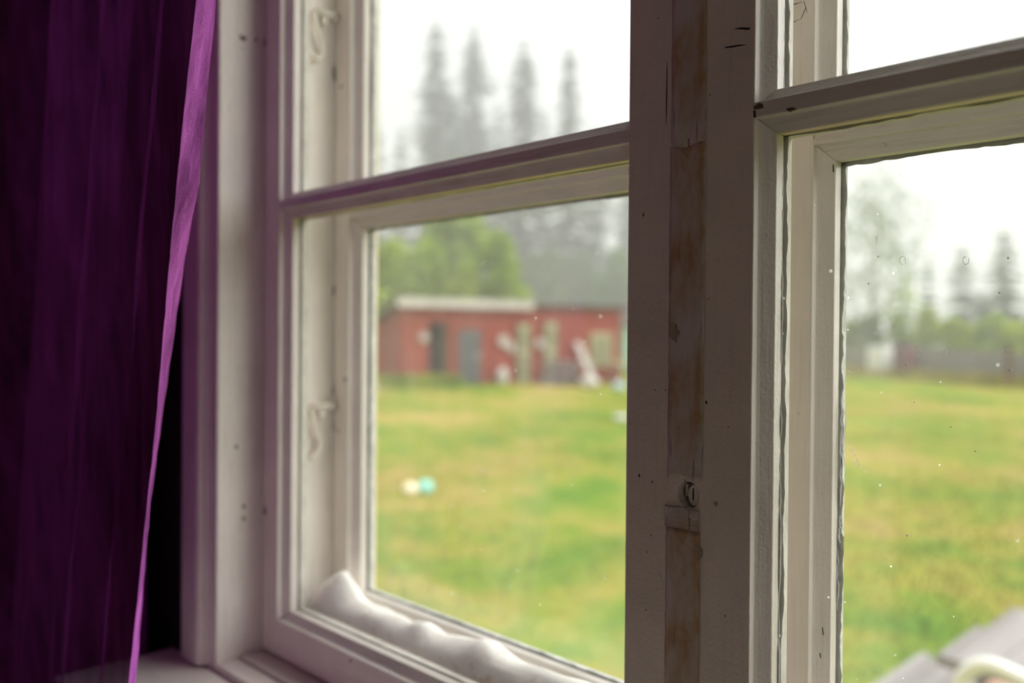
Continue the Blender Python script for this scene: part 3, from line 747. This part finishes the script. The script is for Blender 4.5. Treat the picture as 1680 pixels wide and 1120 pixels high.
# boards and clutter along the shed
for px0, px1, pz, lb in ((846, 867, 531, 'sage green narrow door leaf standing against the red shed, nearer the grey door'), (891, 911, 528, 'sage green narrow door leaf standing against the red shed, nearer the shuttered window')):
    xa, xb = fx(px0), fx(px1); o = on_shed((px0+px1)/2, .10); r = empty('door_leaf', o, lb, 'door leaf', 'old door leaves by the shed', rz=ang)
    wd = (xb-xa)/2; hz = fz(px0, pz)
    lbox(MB(), -wd, wd, -.03, .03, 0, hz).build('panel', M_SAGE, r)
    for zz in (.1, hz*.5, hz-.16): lbox(MB(), -wd+.03, wd-.03, -.05, -.031, zz, zz+.09).build('batten', M_STRAW, r)
o = on_shed(955, .5); r = empty('leaning_board', o, 'pale pinkish board leaning against the red shed beside the shuttered window', 'board', rz=ang)
MB().add([(-.05, -.02*S-.2*S, 0), (.25, -.02*S-.2*S, 0), (-.15, .42*S, 1.5), (-.42, .42*S, 1.5), (-.05, -.05*S-.2*S, 0.02), (.25, -.05*S-.2*S, .02), (-.15, .39*S, 1.52), (-.42, .39*S, 1.52)],
         [(0, 1, 2, 3), (7, 6, 5, 4), (0, 4, 5, 1), (1, 5, 6, 2), (2, 6, 7, 3), (3, 7, 4, 0)]).build('board_face', M_FASCIA, r)
o = on_shed(893, 1.1); r = empty('pallet_stack', o, 'grey heap of stacked pallets on the lawn in front of the shed', 'pallets', rz=ang)
for k in range(4):
    w_ = .62-.09*k
    for j in range(5): lbox(MB(), -w_+k*.06, w_+k*.06, -.45+.19*j, -.34+.19*j, .12+.22*k, .16+.22*k).build('slat', M_GREYWOOD, r)
    for j in range(3): lbox(MB(), -w_+k*.06+j*(w_-.05), -w_+.1+k*.06+j*(w_-.05), -.45, .42, 0.0+.22*k, .12+.22*k).build('bearer', M_FENCE, r)
o = on_shed(995, 1.0); r = empty('yard_table', o, 'pale topped yard table standing in front of the shuttered shed window', 'table', rz=ang)
lbox(MB(), -.55, .55, -.3, .3, .72, .80).build('table_top', M_STRAW, r, .01)
for sx in (-.48, .42):
    for sy in (-.25, .19): lbox(MB(), sx, sx+.06, sy, sy+.06, 0, .72).build('leg', M_GREYWOOD, r)
def sack(name, label, cat, p, rx, ry, rz_, m, seed, group=None):
    o = MB().ball((p[0], p[1], p[2]+rz_*.82), (rx, ry, rz_), 16, 10, .07, seed).build(name, m, None, 0, (float(p[0]), float(p[1]), float(p[2])))
    return tag(o, label, cat, group)
sack('white_sack', 'white bulging sack on the lawn in front of the yard table', 'sack', on_z(968, 636, GZ), .34, .28, .22, M_WHITE2, 1, 'white sacks on the lawn')
sack('white_sack', 'white upright sack beside the grey shed door', 'sack', on_shed(817, .35), .20, .2, .34, M_WHITE2, 2, 'white sacks on the lawn')
sack('white_bag', 'flat white plastic bag on the lawn beside the window post', 'bag', on_z(1020, 690, GZ), .20, .14, .07, M_WHITE2, 3)
sack('white_bag', 'small white bag in the grass at the left end of the shed', 'bag', on_z(612, 642, GZ), .16, .14, .12, M_WHITE2, 4)
o = on_shed(1022, 1.6); r = empty('blue_barrel', o, 'pale blue plastic barrel at the right end of the shed', 'barrel')
MB().tube([(o.x, o.y, GZ+z) for z in (0, .05, .3, .32, .36, .62, .64, .68, .95, 1.0)], [.27, .3, .31, .325, .31, .31, .325, .31, .30, .27], 18).build('drum', M_BLUE, r)
MB().tube([(o.x, o.y, GZ+1.0), (o.x, o.y, GZ+1.03)], .24, 18).build('lid', M_WHITE, r)
sack('foil_bundle', 'pale bluish bundle lying in front of the blue barrel', 'bundle', on_z(1015, 641, GZ), .22, .2, .16, M_BLUE, 6)
for px, py, rad, lb in ((824, 559, .20, 'pale round lid hanging on the red shed wall, the upper of two'), (836, 570, .16, 'pale round lid hanging on the red shed wall, the lower of two'), (884, 563, .17, 'pale pinkish round lid hanging between the sage door leaves'), (694, 553, .15, 'pale round lid hanging left of the dark shed doorway')):
    p = on_shed(px, .09); z = fz(px, py); r = empty('round_lid', (p.x, p.y, GZ+z), lb, 'lid', 'round lids on the shed wall', rz=ang)
    n_ = 20; y_a, y_b = sorted((-.03*S, .03*S))
    MB().prism([(rad*math.cos(i*2*math.pi/n_), rad*math.sin(i*2*math.pi/n_)) for i in range(n_)], 'y', y_a, y_b).build('disc', M_FASCIA, r, .01)
    MB().ball((0, -.05*S, 0), (.03, .03, .03), 8, 6).build('knob', M_GREYWOOD, r)
# small things on the lawn
p = on_z(673, 811, GZ); sack('cream_tub', 'cream coloured plastic lump lying in the grass beside a turquoise ball', 'toy', p, .095, .085, .07, M_CREAM, 9)
p = on_z(698, 809, GZ); sack('turquoise_ball', 'dented turquoise ball lying in the grass', 'ball', p, .085, .085, .08, M_TURQ, 10)
# mint building behind
c = at(1040, 540, 44); r = empty('mint_hut', (c[0], c[1], GZ), 'mint green hut peeping out behind the right end of the red shed', 'hut', rz=ang)
MB().box((-2, -2, 0), (2, 2, 2.3)).build('hut_wall', M_MINT, r)
MB().prism([(-2.3, 2.25), (2.3, 2.25), (0, 3.4)], 'y', -2.3, 2.3).build('hut_roof', M_ROOFT, r)
MB().box((-.5, -2.05*1, .1), (.4, -2.0, 1.9)).build('hut_door', M_GREYDOOR, r)

# ------------------------------------------------------------------ fence
F0 = Vector(on_z(1385, 613, GZ)); F1 = Vector(on_z(1680, 634, GZ)); fd = (F1-F0).normalized(); fa = math.atan2(fd.y, fd.x)
FL = (F1-F0).length
fence = empty('plank_fence', F0-fd*5.0, 'long weathered grey plank fence along the far edge of the lawn', 'fence', rz=fa)
pl = MB().add([(0, 0, .04), (.145, 0, .04), (.145, .022, .04), (0, .022, .04), (0, 0, 1.28), (.145, 0, 1.30), (.145, .022, 1.30), (0, .022, 1.28)],
              [(0, 3, 2, 1), (4, 5, 6, 7), (0, 1, 5, 4), (1, 2, 6, 5), (2, 3, 7, 6), (3, 0, 4, 7)])
p0 = pl.build('plank', M_FENCE, fence)
nP = int((FL+9)/.16)
for i in range(1, nP):
    share(p0, fence, (i*.16, R.uniform(-.012, .012), R.uniform(-.03, .03)), (0, R.uniform(-.012, .012), 0), (1, 1, R.uniform(.97, 1.04)))
for zz in (.35, .95): MB().box((-.05, .024, zz), (nP*.16, .07, zz+.09)).build('rail', M_FENCE, fence)
for i in range(0, nP, 14): MB().box((i*.16, .072, 0), (i*.16+.11, .18, 1.25)).build('post', M_FENCE, fence)
bp = at(1656, 607, 30.6); o = MB().box((bp[0]-.09, bp[1]-.09, GZ), (bp[0]+.09, bp[1]+.09, GZ+1.45)).prism([(bp[0]-.11, bp[1]-.11), (bp[0]+.11, bp[1]-.11), (bp[0]+.11, bp[1]+.11), (bp[0]-.11, bp[1]+.11)], 'z', GZ+1.45, GZ+1.52).build('gate_post', M_BARK, None, .01, (float(bp[0]), float(bp[1]), GZ))
tag(o, 'reddish brown gate post standing in front of the plank fence', 'post')
def cabinet(name, label, cat, px, py, wd, h, m, dep=.55):
    dr = ray(px, 600); n_ = np.array((-math.sin(fa), math.cos(fa), 0)); t_ = (np.array(F0)-CAM).dot(n_)/dr.dot(n_)
    q_ = CAM+dr*t_; p = (q_[0]-n_[0]*py, q_[1]-n_[1]*py, GZ); r = empty(name, p, label, cat, rz=fa)
    MB().box((-wd/2, -dep, 0.06), (wd/2, 0, h)).build('body', m, r, .03)
    d = MB().box((-wd/2+.02, -dep-.05, .12), (wd/2-.02, -dep-.002, h-.04)).build('door', m, r, .02)
    MB().box((wd/2-.14, -dep-.09, h*.55), (wd/2-.10, -dep-.05, h*.75)).build('handle', M_GREYWOOD, d)
    for sx in (-wd/2+.05, wd/2-.11):
        MB().box((sx, -dep+.05, 0), (sx+.06, -dep+.11, .06)).build('foot', M_ROOFT, r)
cabinet('white_cabinet', 'white metal cabinet standing on the lawn in front of the fence', 'cabinet', 1462, .3, .95, 1.36, M_WHITE)
cabinet('maroon_cabinet', 'maroon metal cabinet standing by the fence right of the white cabinet', 'cabinet', 1503, .25, .62, 1.40, M_MAROON)
def along(f0, f1, wd, back):
    def sp(g, n):
        t = g.random(n); q = np.array(f0)[None]*(1-t)[:, None]+np.array(f1)[None]*t[:, None]
        q[:, :2] += g.normal(0, wd, (n, 2)); q[:, 2] = GZ-.02; return q
    return sp
blades('tall_grass', 'tall yellowing grass growing along the plank fence', M_TALL, 9000, along(F0-fd*4-Vector((0, .7, 0)), F1+fd*2-Vector((0, .7, 0)), .35, 0), .48, .018, 8)
blades('tall_grass', 'tall weeds growing at the foot of the red shed', M_GRASS, 5000, along(on_shed(600, .4), on_shed(740, .4), .22, 0), .42, .016, 9)

# ------------------------------------------------------------------ grey picnic table and bench, white chair
tb = empty('garden_table', (-.6, 3.2, GZ), 'weathered grey plank garden table outside the right pane', 'table')
ty0, ty1 = 2.85, 3.56
xs = [(-.962, -.936, ty0+.01, 3.25), (-.934, -.80, ty0, ty1+.01), (-.797, -.665, ty0-.01, ty1-.015), (-.662, -.53, ty0+.012, ty1), (-.527, -.395, ty0, ty1+.012), (-.392, -.26, ty0, ty1)]
for (a, b, c, d) in xs: MB().box((a, c, .215), (b, d, .25)).build('plank', M_GREYWOOD, tb, .003)
for yy in (2.98, 3.38): MB().box((-.93, yy, .15), (-.27, yy+.06, .2145)).build('cross_bearer', M_GREYWOOD, tb, .003)
for xx in (-.88, -.38):
    for yy in (2.98, 3.38): MB().box((xx, yy, GZ+.005), (xx+.06, yy+.06, .1495)).build('leg', M_GREYWOOD, tb, .003)
bn = empty('garden_bench', (-1.15, 3.2, GZ), 'low weathered grey plank bench beside the garden table', 'bench')
for (a, b, c, d) in ((-1.305, -1.265, 2.70, 3.70), (-1.262, -1.13, 2.71, 3.66), (-1.127, -1.00, 2.70, 3.67)): MB().box((a, c, -.085), (b, d, -.05)).build('plank', M_GREYWOOD, bn, .003)
for yy in (2.85, 3.5):
    MB().box((-1.28, yy, -.14), (-1.02, yy+.06, -.0855)).build('cross_bearer', M_GREYWOOD, bn, .003)
    for xx in (-1.27, -1.09): MB().box((xx, yy, GZ+.005), (xx+.06, yy+.06, -.1405)).build('leg', M_GREYWOOD, bn, .003)
def chair():
    c = at(1752, 1075, 2.05); r = empty('garden_chair', (c[0], c[1], GZ), 'white plastic garden chair with a tan cushion, its back towards the table', 'chair', rz=math.radians(-14))
    H = .925; Wd = .27
    arch = [(-Wd, 0, .44), (-Wd-.005, 0, .62), (-Wd, 0, .80), (-Wd+.03, 0, .875), (-Wd+.09, 0, .905), (-.08, 0, .895), (.08, 0, .88), (Wd-.09, 0, .86), (Wd-.03, 0, .83), (Wd, 0, .76), (Wd+.005, 0, .60), (Wd, 0, .44)]
    pts = curve(arch, 5)
    MB().tube(pts, .021, 10).build('back_frame', M_WHITE, r)
    MB().box((-Wd+.035, .0, .47), (Wd-.035, .03, .80)).build('backrest', M_WHITE, r, .012)
    MB().box((-Wd+.04, .031, .50), (Wd-.04, .085, .845)).build('cushion', M_TAN, r, .022, seg=4)
    MB().box((-Wd, -.01, .40), (Wd, .46, .44)).build('seat', M_WHITE, r, .012)
    for sx in (-1, 1):
        for yy, dy in ((.02, -.05), (.43, .05)):
            MB().tube([(sx*(Wd-.03), yy, .40), (sx*(Wd-.01), yy+dy, .02)], [.026, .018], 10).build('leg', M_WHITE, r)
        MB().tube(curve([(sx*Wd, .01, .64), (sx*(Wd+.03), .12, .66), (sx*(Wd+.03), .34, .65), (sx*(Wd+.02), .42, .60), (sx*(Wd-.01), .43, .43)], 5), .017, 8).build('armrest', M_WHITE, r)
chair()

# ------------------------------------------------------------------ trees
def tri_mesh(name, V, m, smooth=False):
    n = V.shape[0]; k = V.shape[1]
    me = bpy.data.meshes.new(name); me.from_pydata(V.reshape(-1, 3).tolist(), [], np.arange(n*k).reshape(-1, k).tolist()); me.materials.append(m); return me
def conifer_mesh(name, H, W, cb, seed, m, sparse=1.0, pine=False):
    g = np.random.default_rng(seed); q = []
    nw = int(26*H/20)+8
    for i in range(nw):
        t = (i+g.random()*.7)/nw; z = H*(cb+(1-cb)*t)
        prof = min(1, 1.15*(1-t)**.62) if not pine else (math.sin(math.pi*min(1, .12+.88*(1-t)**.9)))**.8*(.35+.65*(1-t))
        L = W*prof*g.uniform(.7, 1.12)+.10
        nb = int((10 if not pine else 7)*sparse)+1
        for b in range(nb):
            if g.random() > .86: continue
            a = 6.283*b/nb+g.uniform(-.35, .35)+i; l = L*g.uniform(.5, 1.15)
            dx, dy = math.cos(a), math.sin(a); droop = .28 if not pine else -.10
            for s_ in range(7):
                f = (s_+.6)/7; r_ = l*f; wz = l*.26*(1.15-f*.7)+.10
                c = np.array((dx*r_, dy*r_, z-droop*l*f**1.5+.05*l*f**3))
                for e in (-1, 1):
                    tip = c+np.array((dx*.25*l*.5-dy*e*wz, dy*.25*l*.5+dx*e*wz, -.12*wz-g.random()*.25*wz))
                    q.append((c+np.array((0, 0, .05)), tip, c+np.array((dx*l*.16, dy*l*.16, -.04-.25*wz))))
    return tri_mesh(name, np.array(q), m)
def broad_mesh(name, H, W, seed, m, count=5200, leaf=.27, lumps=16, low=.12):
    g = np.random.default_rng(seed); P = []
    for k in range(lumps):
        t = g.random(); z = H*(low+(.88-low)*t); rad = W*(math.sin(math.pi*(.18+.74*t)))**.8*.55*g.random()**.5; a = g.uniform(0, 6.283)
        c = np.array((rad*math.cos(a), rad*math.sin(a), z)); r_ = W*g.uniform(.28, .46)*(1-.35*t)
        n = count//lumps; v = g.normal(0, 1, (n, 3)); v /= np.linalg.norm(v, axis=1)[:, None]
        P.append(c+v*(r_*g.uniform(.55, 1.08, n)**.6)[:, None]*np.array((1, 1, H/W*.40+.35)))
    P = np.concatenate(P); P = P[(P[:, 2] > .05)]; n = len(P)
    def rv(): x = g.normal(0, 1, (n, 3)); return x/np.linalg.norm(x, axis=1)[:, None]
    u = rv()*leaf*g.uniform(.6, 1.3, (n, 1)); w_ = rv()*leaf*.7
    return tri_mesh(name, np.stack([P-u, P+w_, P+u, P-w_], 1), m)
def trunk_mb(H, r, seed, lean=.02, branches=0, top=.97):
    g = random.Random(seed); mb = MB()
    pts = [(lean*H*math.sin(i*.9+seed), lean*H*math.cos(i*.7), H*top*i/7-(.15 if i == 0 else 0)) for i in range(8)]
    mb.tube(pts, [r*(1-.88*i/7) for i in range(8)], 8)
    for k in range(branches):
        i = g.randint(2, 6); a = g.uniform(0, 6.283); l = H*g.uniform(.10, .2); p = Vector(pts[i])
        mb.tube([p, p+Vector((math.cos(a)*l*.6, math.sin(a)*l*.6, l*.45)), p+Vector((math.cos(a)*l, math.sin(a)*l, l*.9))], [r*.35, r*.2, r*.06], 6)
    return mb
def place(px, d): c = at(px, 550, d); return (float(c[0]), float(c[1]), GZ-.05)
def conifer(label, px, py, d, wpx, cb, seed, m=L_SPR, sparse=1.0, pine=False, group='spruces beyond the shed', name='spruce_tree'):
    p = place(px, d); H = float(at(px, py, d)[2])-GZ; W = wpx*d/FPX
    r = empty(name, p, label, 'tree', group, rz=seed*1.3)
    o = bpy.data.objects.new('crown', conifer_mesh('crown', H, W, cb, seed, m, sparse, pine)); COL.objects.link(o); o.parent = r
    trunk_mb(H, .012*H+.03, seed, .004).build('trunk', M_BARK, r)
def broadleaf(label, px, py, d, wpx, seed, m, count=5200, leaf=.27, lumps=16, low=.12, bark=None, group='bushes beyond the shed', name='leafy_tree', br=5):
    p = place(px, d); H = float(at(px, py, d)[2])-GZ; W = wpx*d/FPX
    r = empty(name, p, label, 'tree', group, rz=seed*.7)
    o = bpy.data.objects.new('crown', broad_mesh('crown', H, W, seed, m, count, leaf, lumps, low)); COL.objects.link(o); o.parent = r
    trunk_mb(H, .014*H+.03, seed, .006, br, .88).build('trunk', bark or M_BARK, r)
g1_ = 'tall conifers behind the red shed'
conifer('tallest misty conifer, leftmost of the four tall tops above the shed', 712, 30, 70, 70, .25, 1, group=g1_)
conifer('tall misty conifer, second of the four tall tops above the shed', 774, 40, 74, 70, .25, 2, group=g1_)
conifer('tall misty conifer, third of the four tall tops above the shed', 856, 62, 70, 66, .22, 3, group=g1_)
conifer('slender spire-topped conifer, rightmost of the four tall tops above the shed', 930, 72, 66, 52, .30, 4, group=g1_)
conifer('conifer at the left edge of the upper left pane', 612, 178, 62, 44, .15, 5, group=g1_)
conifer('shorter conifer between the first tall tops and the left edge', 655, 205, 76, 46, .10, 6, group=g1_)
conifer('shorter conifer between the first and second tall tops', 742, 150, 82, 46, .10, 7, group=g1_)
conifer('shorter conifer between the second and third tall tops', 815, 165, 82, 46, .10, 8, group=g1_)
conifer('shorter conifer between the third and fourth tall tops', 892, 190, 78, 46, .10, 9, group=g1_)
conifer('bare-stemmed conifer right of the tall tops, beside the window post', 975, 205, 72, 46, .32, 10, group=g1_)
conifer('conifer half hidden behind the taped window post', 1030, 215, 76, 46, .30, 11, group=g1_)
g2_ = 'leafy trees behind the red shed'
broadleaf('light green leafy tree at the left pane edge behind the shed end wall', 622, 385, 37, 85, 21, L_BRD, group=g2_)
broadleaf('light green leafy tree behind the pale shed fascia, left half', 690, 372, 39, 92, 22, L_BRD, group=g2_)
broadleaf('tall yellow-green leafy tree rising above the shed doorway', 748, 248, 42, 70, 23, L_BRD, group=g2_)
broadleaf('fresh green leafy bush just behind the shed above the grey door', 755, 420, 38.5, 60, 24, L_YEL, group=g2_, name='leafy_bush', br=3)
broadleaf('round darker green leafy tree behind the right end of the fascia', 822, 385, 39, 80, 25, L_BRD, group=g2_)
broadleaf('grey-green leafy tree behind the right half of the shed, beside the round tree', 892, 395, 62, 58, 26, L_DRK, group=g2_)
broadleaf('grey-green leafy tree behind the shuttered shed window', 952, 408, 64, 58, 27, L_DRK, group=g2_)
broadleaf('grey-green leafy tree behind the right end of the shed', 1012, 400, 62, 58, 28, L_DRK, group=g2_)
g3_ = 'trees behind the plank fence'
broadleaf('tall sparse birch behind the fence, left in the right pane', 1435, 262, 46, 120, 31, L_BIR, 1700, .15, 60, .22, M_BIRCHB, g3_, 'birch_tree', 9)
conifer('bright green young conifer beside the birch', 1481, 428, 44, 34, .04, 32, L_BRD, 1.2, group=g3_)
conifer('thin distant spruce tip right of the bright green conifer', 1522, 428, 50, 22, .1, 33, group=g3_)
conifer('dark spruce in the middle of the right pane', 1577, 400, 54, 40, .12, 34, sparse=1.6, group=g3_)
conifer('dark spruce with brown stem near the right edge', 1645, 374, 52, 46, .22, 35, sparse=1.6, group=g3_)
conifer('low dark spruce between the two dark spruces', 1611, 470, 50, 30, .1, 36, group=g3_)
for k, (px, py, d, wp, m, lb) in enumerate(((1388, 520, 47, 42, L_YEL, 'pale green bush at the left edge of the right pane'), (1425, 512, 45, 40, L_DRK, 'dark green bush under the birch'), (1478, 512, 44, 40, L_DRK, 'dark green bush behind the white cabinet'),
        (1522, 492, 42.5, 46, L_YEL, 'yellow-green bush behind the maroon cabinet'), (1572, 508, 41, 48, L_YEL, 'green bush behind the fence below the middle spruce'), (1622, 508, 40, 48, L_BRD, 'green bush behind the fence below the brown-stemmed spruce'), (1668, 514, 39, 46, L_YEL, 'green bush behind the fence at the right edge'), (1715, 500, 40, 50, L_DRK, 'dark green bush just past the right edge'))):
    broadleaf(lb, px, py, d, wp, 50+k, m, 1800, .20, 9, .10, None, 'bushes behind the plank fence', 'leafy_bush', 3)

# ------------------------------------------------------------------ mist over the far end of the garden
def mist():
    m, nt, out = newmat('thin_mist')
    v = nt.nodes.new('ShaderNodeVolumeScatter'); v.inputs['Color'].default_value = (.95, .97, 1, 1); v.inputs['Density'].default_value = .011; v.inputs['Anisotropy'].default_value = .3
    nt.links.new(v.outputs[0], out.inputs['Volume'])
    c, s_ = math.cos(TH), math.sin(TH)
    mb = MB(); P = []
    for d in (30, 95):
        for l in (-48, 60): P.append((-s_*d+c*l, c*d+s_*l))
    q = [P[0], P[1], P[3], P[2]]
    mb.prism(q, 'z', -1.0, 45)
    o = mb.build('mist', m); tag(o, 'thin pale mist hanging in front of the far trees', 'mist', kind='stuff')
mist()
for o in bpy.data.objects:
    if '_wl' in o: del o['_wl']
